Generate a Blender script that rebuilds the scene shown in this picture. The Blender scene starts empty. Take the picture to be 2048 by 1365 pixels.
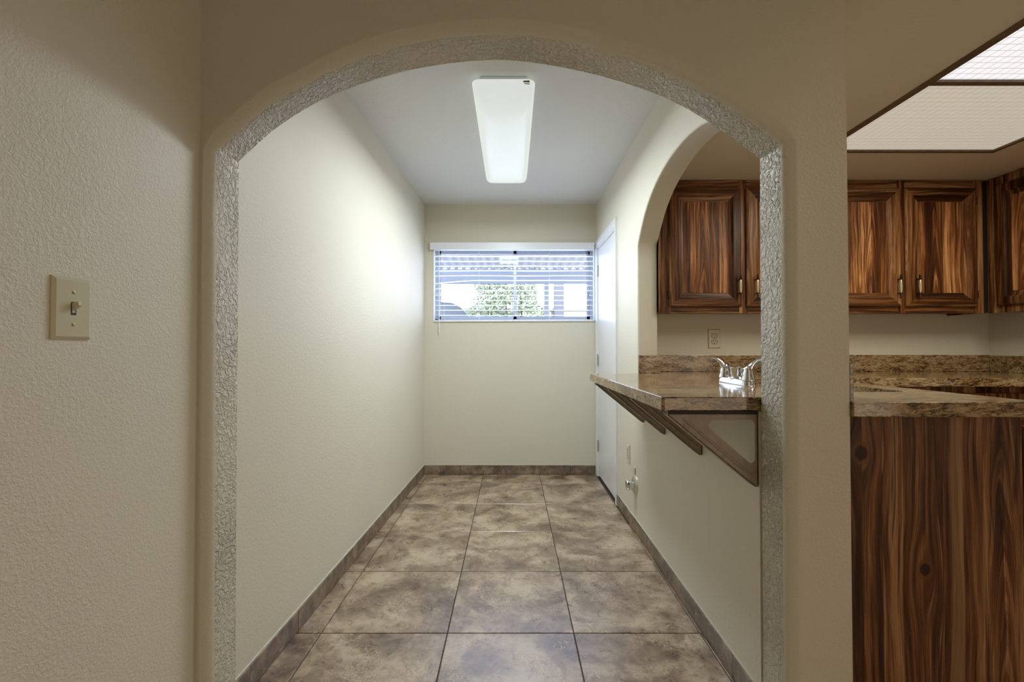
import bpy, bmesh, math, random
from mathutils import Vector, Matrix, geometry
random.seed(7)
S = bpy.context.scene
COL = S.collection

# ------------------------------------------------------------------ camera
F = 914.0; PITCH = math.radians(0.87); CZ = 1.147
cam_d = bpy.data.cameras.new('camera'); cam = bpy.data.objects.new('camera', cam_d); COL.objects.link(cam)
cam.location = (0, 0, CZ); cam.rotation_euler = (math.radians(90) + PITCH, 0, 0)
cam_d.sensor_width = 36; cam_d.lens = F / 2048 * 36; cam_d.clip_start = 0.02; cam_d.clip_end = 200
S.camera = cam

# ------------------------------------------------------------------ view
S.view_settings.view_transform = 'Standard'; S.view_settings.look = 'None'
S.view_settings.gamma = 1; S.view_settings.use_curve_mapping = False
S.view_settings.exposure = 0.0
S.cycles.use_denoising = True
S.cycles.max_bounces = 10; S.cycles.diffuse_bounces = 6; S.cycles.glossy_bounces = 4
S.cycles.transparent_max_bounces = 12; S.cycles.sample_clamp_indirect = 6

# ------------------------------------------------------------------ world and lights
W = bpy.data.worlds.new('world'); S.world = W; W.use_nodes = True
bgn = W.node_tree.nodes['Background']
bgn.inputs[0].default_value = (0.80, 0.88, 1.0, 1); bgn.inputs[1].default_value = 3.3

def lamp(name, kind, loc, rot, energy, color, size=None, size_y=None, spread=None):
    d = bpy.data.lights.new(name, kind); d.energy = energy; d.color = color
    if kind == 'AREA':
        d.size = size
        if size_y: d.shape = 'RECTANGLE'; d.size_y = size_y
        if spread: d.spread = math.radians(spread)
    o = bpy.data.objects.new(name, d); o.location = loc; o.rotation_euler = [math.radians(a) for a in rot]
    COL.objects.link(o); return o
sun = lamp('sun', 'SUN', (0, 0, 10), (48, 0, 25), 4.0, (1, 0.96, 0.9)); sun.data.angle = 0.02
# added warm light for an unseen window inferred behind the camera, to the right
lamp('front_room_side_light', 'AREA', (2.5, -1.7, 1.0), (90, 0, 42), 19, (1, 0.795, 0.60), 2.4, 1.5)
# daylight arriving through the hall window and its blind
lamp('window_daylight', 'AREA', (0.016, 4.235, 1.71), (-90, 0, 0), 13.5, (0.60, 0.70, 1.0), 1.38, 0.60)
# output of the wrap light on the hall ceiling and of the lit kitchen panel
lamp('hall_lamp', 'AREA', (-0.041, 2.77, 2.318), (0, 0, 0), 29, (0.86, 0.95, 1.0), 0.24, 1.15)
lamp('kitchen_lamp', 'AREA', (2.05, 1.65, 2.165), (0, 0, 0), 19, (1.0, 0.93, 0.77), 0.8, 0.95)
# added warm fill above the front room, no fixture known there
lamp('front_room_fill', 'AREA', (0.6, -1.3, 2.35), (0, 0, 0), 2.5, (1, 0.82, 0.60), 0.5, 0.5)

# ------------------------------------------------------------------ pixel helpers (frame 2048 x 1365)
def ray(px, py):
    u = (px - 1024) / F; v = (682.5 - py) / F
    c, s = math.cos(PITCH), math.sin(PITCH)
    return Vector((u, c - v * s, s + v * c))
def at(px, py, Y):
    d = ray(px, py); d = d * (Y / d.y); return Vector((d.x, d.y, d.z + CZ))
def atz(px, py, z):
    d = ray(px, py); d = d * ((z - CZ) / d.z); return Vector((d.x, d.y, d.z + CZ))

# ------------------------------------------------------------------ mesh builder
class MB:
    def __init__(s): s.v = []; s.f = []; s.m = []; s.sm = []
    def add(s, vs, fs, mi=0, smooth=False):
        b = len(s.v); s.v += [Vector(p) for p in vs]
        for i, f in enumerate(fs):
            s.f.append([b + k for k in f]); s.m.append(mi[i] if isinstance(mi, list) else mi); s.sm.append(smooth)
        return s
    def box(s, x0, x1, y0, y1, z0, z1, b=0.0, mi=0):
        if b <= 0:
            vs = [(x, y, z) for x in (x0, x1) for y in (y0, y1) for z in (z0, z1)]
            return s.add(vs, [(0, 1, 3, 2), (4, 6, 7, 5), (0, 4, 5, 1), (2, 3, 7, 6), (0, 2, 6, 4), (1, 5, 7, 3)], mi)
        bm = bmesh.new(); bmesh.ops.create_cube(bm, size=1)
        for v in bm.verts: v.co = Vector((x0 + (v.co.x + .5) * (x1 - x0), y0 + (v.co.y + .5) * (y1 - y0), z0 + (v.co.z + .5) * (z1 - z0)))
        bmesh.ops.bevel(bm, geom=bm.edges[:], offset=b, segments=2, profile=.5, affect='EDGES')
        bm.verts.index_update()
        s.add([v.co.copy() for v in bm.verts], [[v.index for v in f.verts] for f in bm.faces], mi); bm.free(); return s
    def tube(s, path, r, n=10, mi=0, cap=True):
        path = [Vector(p) for p in path]; rs = r if isinstance(r, (list, tuple)) else [r] * len(path)
        vs = []; fs = []; up = None
        for i, p in enumerate(path):
            t = (path[min(i + 1, len(path) - 1)] - path[max(i - 1, 0)]).normalized()
            if up is None: up = t.orthogonal().normalized()
            up = (up - t * up.dot(t)).normalized(); w = t.cross(up)
            for k in range(n):
                a = 2 * math.pi * k / n; vs.append(p + (up * math.cos(a) + w * math.sin(a)) * rs[i])
        for i in range(len(path) - 1):
            for k in range(n):
                k2 = (k + 1) % n; fs.append((i * n + k, i * n + k2, (i + 1) * n + k2, (i + 1) * n + k))
        if cap: fs.append(tuple(range(n))[::-1]); fs.append(tuple((len(path) - 1) * n + k for k in range(n)))
        return s.add(vs, fs, mi, True)
    def lathe(s, prof, o, axis, n=20, mi=0):
        # prof = [(radius, height)], o origin, axis direction
        axis = Vector(axis).normalized(); a = axis.orthogonal().normalized(); b = axis.cross(a); o = Vector(o)
        vs = []; fs = []
        for r, h in prof:
            for k in range(n):
                t = 2 * math.pi * k / n; vs.append(o + axis * h + (a * math.cos(t) + b * math.sin(t)) * max(r, 1e-5))
        for i in range(len(prof) - 1):
            for k in range(n):
                k2 = (k + 1) % n; fs.append((i * n + k, i * n + k2, (i + 1) * n + k2, (i + 1) * n + k))
        fs.append(tuple(range(n))[::-1]); fs.append(tuple((len(prof) - 1) * n + k for k in range(n)))
        return s.add(vs, fs, mi, True)
    def prism(s, outer, holes, fn0, fn1, mi=0, wall_mi=None, smooth_wall=False):
        # outer/holes: 2-D loops; fn0, fn1 map (a,b) to the two faces
        loops = [outer] + list(holes); pts = [p for l in loops for p in l]
        tris = geometry.tessellate_polygon([[Vector((p[0], p[1], 0)) for p in l] for l in loops])
        n = len(pts); vs = [fn0(*p) for p in pts] + [fn1(*p) for p in pts]; fs = []; ms = []
        for t in tris: fs.append(t); ms.append(mi); fs.append(tuple(n + k for k in reversed(t))); ms.append(mi)
        b = 0
        for l in loops:
            m = len(l)
            for k in range(m): k2 = (k + 1) % m; fs.append((b + k, b + k2, n + b + k2, n + b + k)); ms.append(mi if wall_mi is None else wall_mi)
            b += m
        return s.add(vs, fs, ms)
    def build(s, name, mats, parent=None, origin=(0, 0, 0), smooth=False, bevel=None, seg=2, weld=False):
        me = bpy.data.meshes.new(name); o = Vector(origin)
        me.from_pydata([tuple(v - o) for v in s.v], [], s.f)
        for m in (mats if isinstance(mats, (list, tuple)) else [mats]): me.materials.append(m)
        for p, mi, sm in zip(me.polygons, s.m, s.sm): p.material_index = mi; p.use_smooth = smooth or sm
        bm = bmesh.new(); bm.from_mesh(me)
        if weld: bmesh.ops.remove_doubles(bm, verts=bm.verts, dist=1e-5)
        bmesh.ops.recalc_face_normals(bm, faces=bm.faces); bm.to_mesh(me); bm.free()
        ob = bpy.data.objects.new(name, me); COL.objects.link(ob)
        if parent: ob.parent = parent
        else: ob.location = o
        if bevel:
            md = ob.modifiers.new('bevel', 'BEVEL'); md.width = bevel; md.segments = seg; md.limit_method = 'ANGLE'; md.angle_limit = math.radians(50)
        if smooth or any(s.sm):
            try:
                me.set_sharp_from_angle(angle=math.radians(45))
            except Exception: pass
        return ob

def tag(o, label=None, cat=None, group=None, kind=None):
    if label: o['label'] = label
    if cat: o['category'] = cat
    if group: o['group'] = group
    if kind: o['kind'] = kind
    return o
def thing(name, label, cat, loc=(0, 0, 0), group=None, kind=None):
    o = bpy.data.objects.new(name, None); o.location = loc; o.empty_display_size = .05; COL.objects.link(o)
    return tag(o, label, cat, group, kind)

# ------------------------------------------------------------------ materials
def newmat(name):
    m = bpy.data.materials.new(name); m.use_nodes = True; nt = m.node_tree
    return m, nt, nt.nodes['Principled BSDF']
def nd(nt, t, **k):
    n = nt.nodes.new(t)
    for a, b in k.items(): setattr(n, a, b)
    return n
def setin(nt, n, key, val):
    s = n.inputs[key]
    if hasattr(val, 'node'): nt.links.new(val, s)
    else: s.default_value = val
def mth(nt, op, a, b=0.0, c=None):
    n = nd(nt, 'ShaderNodeMath', operation=op); setin(nt, n, 0, a); setin(nt, n, 1, b)
    if c is not None: setin(nt, n, 2, c)
    return n.outputs[0]
def comb(nt, x, y, z=0.0):
    n = nd(nt, 'ShaderNodeCombineXYZ'); setin(nt, n, 0, x); setin(nt, n, 1, y); setin(nt, n, 2, z); return n.outputs[0]
def noise(nt, vec, scale, detail=2, rough=.5, dist=0.0, dim='3D'):
    n = nd(nt, 'ShaderNodeTexNoise', noise_dimensions=dim); setin(nt, n, 'Vector', vec)
    n.inputs['Scale'].default_value = scale; n.inputs['Detail'].default_value = detail
    n.inputs['Roughness'].default_value = rough; n.inputs['Distortion'].default_value = dist
    return n.outputs[0]
def ramp(nt, fac, stops, interp='LINEAR'):
    n = nd(nt, 'ShaderNodeValToRGB'); cr = n.color_ramp; cr.interpolation = interp
    while len(cr.elements) < len(stops): cr.elements.new(.5)
    for e, (p, c) in zip(cr.elements, stops):
        e.position = p; e.color = (c, c, c, 1) if isinstance(c, (int, float)) else (*c, 1)
    setin(nt, n, 0, fac); return n.outputs[0]
def mixc(nt, fac, a, b, mode='MIX'):
    n = nd(nt, 'ShaderNodeMix', data_type='RGBA', blend_type=mode); setin(nt, n, 0, fac)
    for i, v in ((6, a), (7, b)):
        if hasattr(v, 'node'): nt.links.new(v, n.inputs[i])
        else: n.inputs[i].default_value = (*v, 1)
    return n.outputs[2]
def bump(nt, bsdf, h, strength, dist):
    n = nd(nt, 'ShaderNodeBump'); n.inputs['Strength'].default_value = strength; n.inputs['Distance'].default_value = dist
    setin(nt, n, 'Height', h); nt.links.new(n.outputs[0], bsdf.inputs['Normal'])
def ocoord(nt): return nd(nt, 'ShaderNodeTexCoord').outputs['Object']
def vscale(nt, v, s):
    n = nd(nt, 'ShaderNodeMapping'); setin(nt, n, 0, v); n.inputs['Scale'].default_value = s; return n.outputs[0]
def orand(nt, k=9.0):
    return mth(nt, 'MULTIPLY', nd(nt, 'ShaderNodeObjectInfo').outputs['Random'], k)

def plain(name, col, rough=.5, metal=0.0, spec=.5, emit=None, estr=0):
    m, nt, b = newmat(name); b.inputs['Base Color'].default_value = (*col, 1); b.inputs['Roughness'].default_value = rough
    b.inputs['Metallic'].default_value = metal; b.inputs['Specular IOR Level'].default_value = spec
    if emit: b.inputs['Emission Color'].default_value = (*emit, 1); b.inputs['Emission Strength'].default_value = estr
    return m
def worn(name, c1, c2, rough=.5, metal=0.0, scale=12, bstr=0, bscale=200):
    m, nt, b = newmat(name); v = ocoord(nt)
    nt.links.new(mixc(nt, ramp(nt, noise(nt, v, scale, 4, .6), [(.35, 0.0), (.65, 1.0)]), c1, c2), b.inputs['Base Color'])
    b.inputs['Roughness'].default_value = rough; b.inputs['Metallic'].default_value = metal
    if bstr: bump(nt, b, noise(nt, v, bscale, 3, .6), bstr, .002)
    return m
def paint(name, col, bstr=.5, rough=.55, scale=70, dist=.004):
    m, nt, b = newmat(name); v = ocoord(nt)
    big = noise(nt, v, 1.6, 3, .5)
    nt.links.new(mixc(nt, big, [c * .965 for c in col], [min(1, c * 1.03) for c in col]), b.inputs['Base Color'])
    b.inputs['Roughness'].default_value = rough; b.inputs['Specular IOR Level'].default_value = .35
    n1 = noise(nt, v, scale, 3, .55, .6); n2 = noise(nt, v, scale * 3.3, 2, .5)
    patch = ramp(nt, noise(nt, v, 4, 2, .5), [(.35, .45), (.65, 1.0)])
    h = mth(nt, 'MULTIPLY', mth(nt, 'ADD', ramp(nt, n1, [(.42, 0.0), (.62, 1.0)]), mth(nt, 'MULTIPLY', n2, .25)), patch)
    bump(nt, b, h, bstr, dist); return m

CREAM = (.66, .625, .515)
M = {}
M['wall'] = paint('wall_paint', CREAM, .34, .5, 135, .003)
M['wall_fine'] = paint('wall_paint_smooth', CREAM, .2, .6, 100, .003)
M['stucco'] = paint('arch_plaster', CREAM, 1.0, .3, 78, .007)
M['ceil'] = paint('ceiling_paint', (.68, .68, .65), .22, .6, 60)
M['kceil'] = paint('kitchen_ceiling_paint', (.68, .62, .50), .1, .6)
M['white'] = worn('white_trim', (.72, .74, .76), (.78, .79, .80), .32, 0, 3)
M['slat'] = plain('blind_slat', (.80, .82, .86), .35)
M['alu'] = plain('window_aluminium', (.42, .45, .50), .4, .5)
M['ivory'] = plain('ivory_plastic', (.56, .52, .36), .28)
M['ivory_pale'] = plain('outlet_plastic', (.62, .57, .44), .3)
M['dark'] = plain('dark_slot', (.012, .01, .008), .6)
M['chrome'] = plain('chrome', (.76, .77, .79), .12, 1.0)
M['steel'] = worn('sink_steel', (.36, .42, .43), (.5, .55, .55), .25, .9, 30)
M['bracket'] = worn('bracket_paint', (.31, .255, .205), (.37, .31, .25), .5, 0, 30, .2, 120)
M['brass'] = worn('aged_brass', (.025, .018, .010), (.11, .08, .04), .28, .85, 160)
M['ceramic'] = plain('pull_grip', (.62, .55, .38), .22, .55)
M['grout'] = worn('grout', (.055, .047, .042), (.08, .07, .06), .9, 0, 40)
M['caulk'] = plain('caulk', (.62, .61, .56), .6)
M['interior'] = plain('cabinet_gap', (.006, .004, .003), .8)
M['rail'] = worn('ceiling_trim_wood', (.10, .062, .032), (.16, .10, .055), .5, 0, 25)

def walnut(name, axis='Z', knots=(), gain=1.0, rand=True, streak=None, rough=.3, cath=None, fine=1.0):
    m, nt, b = newmat(name); v = ocoord(nt); sx = nd(nt, 'ShaderNodeSeparateXYZ'); nt.links.new(v, sx.inputs[0])
    x, y, z = sx.outputs
    if axis == 'Z': u = mth(nt, 'ADD', x, y); w = z
    else: u = mth(nt, 'ADD', z, mth(nt, 'MULTIPLY', y, .7)); w = x
    if rand: u = mth(nt, 'ADD', u, orand(nt)); w = mth(nt, 'ADD', w, orand(nt, 5.0))
    u0 = u; ktot = None
    for (ku, kw, ru, rw) in knots:
        du = mth(nt, 'SUBTRACT', u, ku); dw = mth(nt, 'SUBTRACT', w, kw)
        e = mth(nt, 'ADD', mth(nt, 'POWER', mth(nt, 'ABSOLUTE', mth(nt, 'DIVIDE', du, ru)), 2.0), mth(nt, 'POWER', mth(nt, 'ABSOLUTE', mth(nt, 'DIVIDE', dw, rw)), 2.0))
        g = mth(nt, 'EXPONENT', mth(nt, 'MULTIPLY', e, -1.0))
        u = mth(nt, 'SUBTRACT', u, mth(nt, 'MULTIPLY', mth(nt, 'MULTIPLY', du, g), .93))
        e2 = mth(nt, 'ADD', mth(nt, 'POWER', mth(nt, 'ABSOLUTE', mth(nt, 'DIVIDE', du, ru * .42)), 2.0), mth(nt, 'POWER', mth(nt, 'ABSOLUTE', mth(nt, 'DIVIDE', dw, ru * .5)), 2.0))
        k = mth(nt, 'EXPONENT', mth(nt, 'MULTIPLY', e2, -1.0)); ktot = k if ktot is None else mth(nt, 'MAXIMUM', ktot, k)
    wn = noise(nt, comb(nt, mth(nt, 'MULTIPLY', u0, 5.0), mth(nt, 'MULTIPLY', w, 1.9)), 1, 2, .5, 0)
    uw = mth(nt, 'ADD', u, mth(nt, 'MULTIPLY', mth(nt, 'SUBTRACT', wn, .5), .055))
    pid = mth(nt, 'FLOOR', mth(nt, 'MULTIPLY', mth(nt, 'ADD', u0, mth(nt, 'MULTIPLY', mth(nt, 'SUBTRACT', wn, .5), .012)), 17.0))
    pw = nd(nt, 'ShaderNodeTexWhiteNoise', noise_dimensions='1D'); setin(nt, pw, 'W', pid); pr = pw.outputs['Value']
    uw = mth(nt, 'ADD', uw, mth(nt, 'MULTIPLY', pr, 3.0))
    A = noise(nt, comb(nt, mth(nt, 'MULTIPLY', uw, 44.0 * fine), mth(nt, 'MULTIPLY', w, 1.1)), 1, 5, .66, .3)
    B = noise(nt, comb(nt, mth(nt, 'MULTIPLY', uw, 15.0), mth(nt, 'MULTIPLY', w, .6), 3.3), 1, 2, .5, .3)
    fib = noise(nt, comb(nt, mth(nt, 'MULTIPLY', u0, 420.0), mth(nt, 'MULTIPLY', w, 14.0)), 1, 2, .6)
    if cath:      # flat-sawn figure: nested peaks round a centre line, (period or None, centre, half width)
        per, uc, hw = cath
        us = mth(nt, 'ADD', u0, mth(nt, 'MULTIPLY', mth(nt, 'SUBTRACT', wn, .5), .05))
        du = mth(nt, 'SUBTRACT', us, uc) if per is None else mth(nt, 'MULTIPLY', mth(nt, 'SUBTRACT', mth(nt, 'FRACT', mth(nt, 'DIVIDE', us, per)), .5), per)
        q = mth(nt, 'MULTIPLY', mth(nt, 'MULTIPLY', du, du), 1 / (hw * hw))
        ff = mth(nt, 'ADD', mth(nt, 'MULTIPLY', w, 11.0), mth(nt, 'MULTIPLY', mth(nt, 'POWER', q, .8), 5.0))
        Cn = noise(nt, comb(nt, ff, mth(nt, 'MULTIPLY', u0, 9.0), 5.5), 1, 4, .62, .2)
        mk = mth(nt, 'EXPONENT', mth(nt, 'MULTIPLY', mth(nt, 'POWER', q, 2.0), -1.0))
        A = mth(nt, 'ADD', mth(nt, 'MULTIPLY', A, mth(nt, 'SUBTRACT', 1.0, mk)), mth(nt, 'MULTIPLY', Cn, mk))
    t = mth(nt, 'ADD', mth(nt, 'MULTIPLY', A, .56), mth(nt, 'MULTIPLY', B, .44))
    t = mth(nt, 'ADD', t, mth(nt, 'MULTIPLY', mth(nt, 'SUBTRACT', fib, .5), .10)); t = mth(nt, 'ADD', t, mth(nt, 'MULTIPLY', mth(nt, 'SUBTRACT', pr, .5), .11))
    col = ramp(nt, t, [(.33, [c * gain for c in (.014, .005, .002)]), (.42, [c * gain for c in (.065, .022, .007)]),
                       (.49, [c * gain for c in (.165, .060, .018)]), (.55, [c * gain for c in (.30, .128, .044)]),
                       (.64, [c * gain for c in (.56, .31, .15)])])
    line = noise(nt, comb(nt, mth(nt, 'MULTIPLY', uw, 95.0 * fine), mth(nt, 'MULTIPLY', w, 2.2), 7.7), 1, 3, .6, .1)
    col = mixc(nt, ramp(nt, line, [(.36, .75), (.46, 0.0)]), col, [c * gain for c in (.020, .008, .004)])
    col = mixc(nt, mth(nt, 'MULTIPLY', ramp(nt, line, [(.58, 0.0), (.66, .7)]), ramp(nt, B, [(.42, 0.0), (.58, 1.0)])), col, [c * gain for c in (.60, .34, .16)])
    if streak:
        su, sw = streak
        g = ramp(nt, mth(nt, 'ABSOLUTE', mth(nt, 'SUBTRACT', mth(nt, 'ADD', u0, mth(nt, 'MULTIPLY', mth(nt, 'SUBTRACT', wn, .5), .02)), su)), [(sw * .85, .65), (sw, 0.0)])
        col = mixc(nt, g, col, mixc(nt, A, (.10, .05, .022), (.42, .25, .13)))
    if ktot is not None:
        col = mixc(nt, ramp(nt, ktot, [(.10, 0.0), (.22, .75), (.40, .1)]), col, (.20 * gain, .075 * gain, .02 * gain))
        col = mixc(nt, ramp(nt, ktot, [(.34, 0.0), (.62, .92)]), col, (.018, .007, .003))
    nt.links.new(col, b.inputs['Base Color'])
    nt.links.new(ramp(nt, A, [(.3, rough + .12), (.7, rough)]), b.inputs['Roughness']); b.inputs['Specular IOR Level'].default_value = .22
    bump(nt, b, A, .12, .001); return m
M['wood'] = walnut('walnut_vertical', gain=.78); M['woodh'] = walnut('walnut_horizontal', 'X', gain=.66)
M['woodpanel'] = walnut('walnut_door_panel', gain=1.4, cath=(.21, 0, .045), fine=.8)
M['wooddark'] = walnut('walnut_shaded', gain=.8)

def granite(name, sx=(1, 1, 1), gain=.78):
    m, nt, b = newmat(name); v = vscale(nt, ocoord(nt), sx)
    a = noise(nt, v, 78, 7, .78, 1.4); c = noise(nt, v, 20, 3, .6, .8)
    t = mth(nt, 'ADD', mth(nt, 'MULTIPLY', a, .72), mth(nt, 'MULTIPLY', c, .28))
    col = ramp(nt, t, [(.415, (.010, .008, .006)), (.452, [g * gain for g in (.055, .032, .014)]), (.47, [g * gain for g in (.21, .11, .040)]),
                       (.52, [g * gain for g in (.40, .25, .105)]), (.58, [g * gain for g in (.58, .46, .28)]), (.66, [g * gain for g in (.17, .15, .11)])])
    nt.links.new(col, b.inputs['Base Color']); b.inputs['Roughness'].default_value = .09; b.inputs['IOR'].default_value = 1.6
    return m
M['granite'] = granite('granite', (.42, 1.0, 1.5))

def tilemat(name, dark, mid, light, rough=.3, scale=1.0):
    m, nt, b = newmat(name); v = ocoord(nt); ad = nd(nt, 'ShaderNodeVectorMath', operation='ADD'); r = orand(nt, 23.0)
    nt.links.new(v, ad.inputs[0]); nt.links.new(comb(nt, r, mth(nt, 'MULTIPLY', r, 1.7), 0.0), ad.inputs[1]); v = ad.outputs[0]
    big = noise(nt, v, 4.2 * scale, 5, .62, .5); med = noise(nt, v, 17 * scale, 6, .7, 1.2); fine = noise(nt, v, 55 * scale, 5, .7, 2.2)
    t = mth(nt, 'ADD', mth(nt, 'MULTIPLY', big, .68), mth(nt, 'MULTIPLY', med, .32))
    col = ramp(nt, t, [(.39, dark), (.50, mid), (.61, light)])
    patch = ramp(nt, noise(nt, v, 5.5 * scale, 3, .5), [(.50, 0.0), (.60, 1.0)])
    crack = mth(nt, 'MULTIPLY', ramp(nt, fine, [(.53, 0.0), (.60, 1.0)]), patch)
    col = mixc(nt, mth(nt, 'MULTIPLY', crack, .7), col, [min(1, c * 1.45) for c in light])
    crk2 = mth(nt, 'MULTIPLY', ramp(nt, fine, [(.38, 1.0), (.45, 0.0)]), patch)
    col = mixc(nt, mth(nt, 'MULTIPLY', crk2, .25), col, [c * .5 for c in dark])
    nt.links.new(col, b.inputs['Base Color'])
    nt.links.new(ramp(nt, med, [(.3, rough), (.7, rough + .12)]), b.inputs['Roughness']); b.inputs['IOR'].default_value = 2.1
    bump(nt, b, mth(nt, 'ADD', mth(nt, 'MULTIPLY', fine, patch), mth(nt, 'MULTIPLY', med, .5)), .18, .002); return m
M['tile'] = tilemat('floor_tile', (.100, .056, .030), (.285, .195, .122), (.52, .41, .28), .25, 1.1)
M['base'] = tilemat('baseboard_tile', (.045, .027, .015), (.135, .09, .052), (.30, .22, .14), .35, 3.0)

# ------------------------------------------------------------------ the room
ZC = 2.459                    # hall ceiling
ZK = 2.172                    # kitchen ceiling
YF = 1.311; YB = 1.43         # arch wall, front and back face
YW = 4.165                    # window wall
XR = .771                     # pass-through wall, hall face
def xleft(y): return -.799 + (-.887 + .799) * (YW - y) / (YW - YB)

def struct(o, label, cat): return tag(o, label, cat, kind='structure')

# arch wall with rounded opening
front_px = [(432, 305), (448, 287), (477, 261), (536, 211), (609, 168), (682, 132), (741, 108), (799, 91), (850, 81), (900, 74.5), (949, 70), (1004, 67.5), (1054, 70.5), (1095, 76), (1136, 83), (1180, 93), (1245, 111), (1300, 131), (1360, 158), (1419, 189), (1480, 228), (1532, 264), (1562, 291)]
back_px = [(479.5, 324), (506.5, 299), (536, 271), (574, 243), (615, 217), (653, 197), (697, 179), (738, 165), (779, 152.5), (829, 139), (900, 128.5), (949, 123), (1004, 121), (1054, 125), (1125, 136.5), (1180, 148), (1245, 166), (1300, 185), (1337, 200), (1374, 219), (1419, 247), (1464, 279), (1498, 303), (1518, 320)]
def resample(pts, n):
    L = [0]
    for a, b in zip(pts, pts[1:]): L.append(L[-1] + math.hypot(b[0] - a[0], b[1] - a[1]))
    out = []
    for k in range(n):
        t = L[-1] * k / (n - 1); i = max(j for j in range(len(L) - 1) if L[j] <= t + 1e-9); s = (t - L[i]) / (L[i + 1] - L[i])
        out.append((pts[i][0] + (pts[i + 1][0] - pts[i][0]) * s, pts[i][1] + (pts[i + 1][1] - pts[i][1]) * s))
    return out
YE = YF + .020
def smooth_pts(p, it=3):
    p = list(p)
    for _ in range(it):
        p = [p[0]] + [((p[i - 1][0] + 2 * p[i][0] + p[i + 1][0]) / 4, (p[i - 1][1] + 2 * p[i][1] + p[i + 1][1]) / 4) for i in range(1, len(p) - 1)] + [p[-1]]
    return p
NA = 64
fw = [at(x, y, YE) for x, y in smooth_pts(resample(front_px, NA))]
bw = [at(x, y, YB) for x, y in smooth_pts(resample(back_px, NA))]
NJ = 10
def full(arc, xl, xr):
    a = [(p.x, p.z) for p in arc]
    l = [(xl + (a[0][0] - xl) * k / NJ, a[0][1] * k / NJ) for k in range(NJ)]
    r = [(xr + (a[-1][0] - xr) * k / NJ, a[-1][1] * k / NJ) for k in range(NJ)][::-1]
    return l + a + r
fp = full(fw, -.858, .783); bp = full(bw, -.853, .7745)
def offset(pts, d):
    out = []
    for i in range(len(pts)):
        a = Vector(pts[max(i - 1, 0)]); b = Vector(pts[min(i + 1, len(pts) - 1)]); t = (b - a).normalized()
        n = Vector((-t.y, t.x)); out.append((pts[i][0] + n.x * d, pts[i][1] + n.y * d))
    out = [(max(x, -.897), z) for x, z in out]
    out[0] = (out[0][0], 0.0); out[-1] = (out[-1][0], 0.0)
    return out
R = .040
fo = offset(fp, R)
rings = []
for off, dep in ((.040, 0), (.032, -.0028), (.027, -.0012), (.019, .0018), (.011, .0040), (.004, .0095), (0, .022)):
    t = off / R; rings.append([(p[0] + (q[0] - p[0]) * t, YF + dep, p[1] + (q[1] - p[1]) * t) for p, q in zip(fp, fo)])
rings[-1] = [(p[0], YE + .002, p[1]) for p in fp]
wob = random.Random(3)
for s in (.33, .66):
    rings.append([(p[0] + (q[0] - p[0]) * s, YE + (YB - YE) * s, p[1] + (q[1] - p[1]) * s) for p, q in zip(fp, bp)])
bo = offset(bp, .006)
rings.append([(q[0], YB - .005, q[1]) for q in bp]); rings.append([(q[0], YB, q[1]) for q in bo])
mb = MB(); n = len(fp); vs = [v for r in rings for v in r]; fs = []
for i in range(len(rings) - 1):
    for k in range(n - 1): fs.append((i * n + k, i * n + k + 1, (i + 1) * n + k + 1, (i + 1) * n + k))
mb.add(vs, fs, [0] * (6 * (n - 1)) + [1] * (len(fs) - 6 * (n - 1)), True)
XWL, XWR = -.902, .967
def wall_face(prof, Y):
    outer = [(XWL, 0), (XWL, ZC)] + [(XWR, ZC), (XWR, 0)] + [p for p in reversed(prof)]
    tr = geometry.tessellate_polygon([[Vector((p[0], p[1], 0)) for p in outer]])
    mb.add([(p[0], Y, p[1]) for p in outer], tr, 0)
wall_face(fo, YF); wall_face(bo, YB)
mb.add([(XWR, YF, 0), (XWR, YF, ZC), (XWR, YB, ZC), (XWR, YB, 0)], [(0, 1, 2, 3)])
mb.add([(XWL, YF, 0), (XWL, YF, ZC), (XWL, YB, ZC), (XWL, YB, 0)], [(0, 1, 2, 3)])
struct(mb.build('wall_front', [M['wall'], M['stucco']], weld=True), 'cream textured wall in front with the large rounded arch opening', 'wall')

# foyer wall at left of the camera, wall behind and far right
o = MB().box(XWL - .12, XWL, -2.5, YB, 0, ZC).build('wall_left', M['wall']); struct(o, 'cream textured wall at far left carrying the light switch', 'wall')
o = MB().box(-1.1, 3.24, -2.62, -2.5, 0, ZC).build('wall_back', M['wall']); struct(o, 'cream wall behind the viewer', 'wall')
# hall left wall
mb = MB(); mb.prism([(YB, 0), (YW, 0), (YW, ZC), (YB, ZC)], [], lambda a, b: (xleft(a), a, b), lambda a, b: (xleft(a) - .1, a, b))
struct(mb.build('wall_hall_left', M['wall_fine']), 'long plain cream wall along the left of the hall', 'wall')
# pass-through wall with side arch and door opening
arc = [(2.80, 1.780), (2.72, 1.868), (2.62, 1.955), (2.50, 2.015), (2.36, 2.058), (2.22, 2.080), (2.10, 2.085), (1.98, 2.080), (1.84, 2.058), (1.71, 2.010), (1.60, 1.945), (1.50, 1.870), (YB, 1.780)]
arc = smooth_pts(resample(arc, 40), 3)
DY0, DY1, DZ = 3.400, 4.095, 2.045
jam = [(2.80, .948 + (1.780 - .948) * k / 8) for k in range(8)] + arc
def offs2(pts, d):
    out = []
    for i in range(len(pts)):
        a = Vector(pts[max(i - 1, 0)]); b = Vector(pts[min(i + 1, len(pts) - 1)]); t = (b - a).normalized()
        out.append((pts[i][0] + t.y * d, pts[i][1] - t.x * d))
    out[0] = (pts[0][0] + d, pts[0][1]); out[-1] = (pts[-1][0], pts[-1][1] + d); return out
RJ = .010; jo = offs2(jam, RJ); WT = .122
mb = MB()
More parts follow.
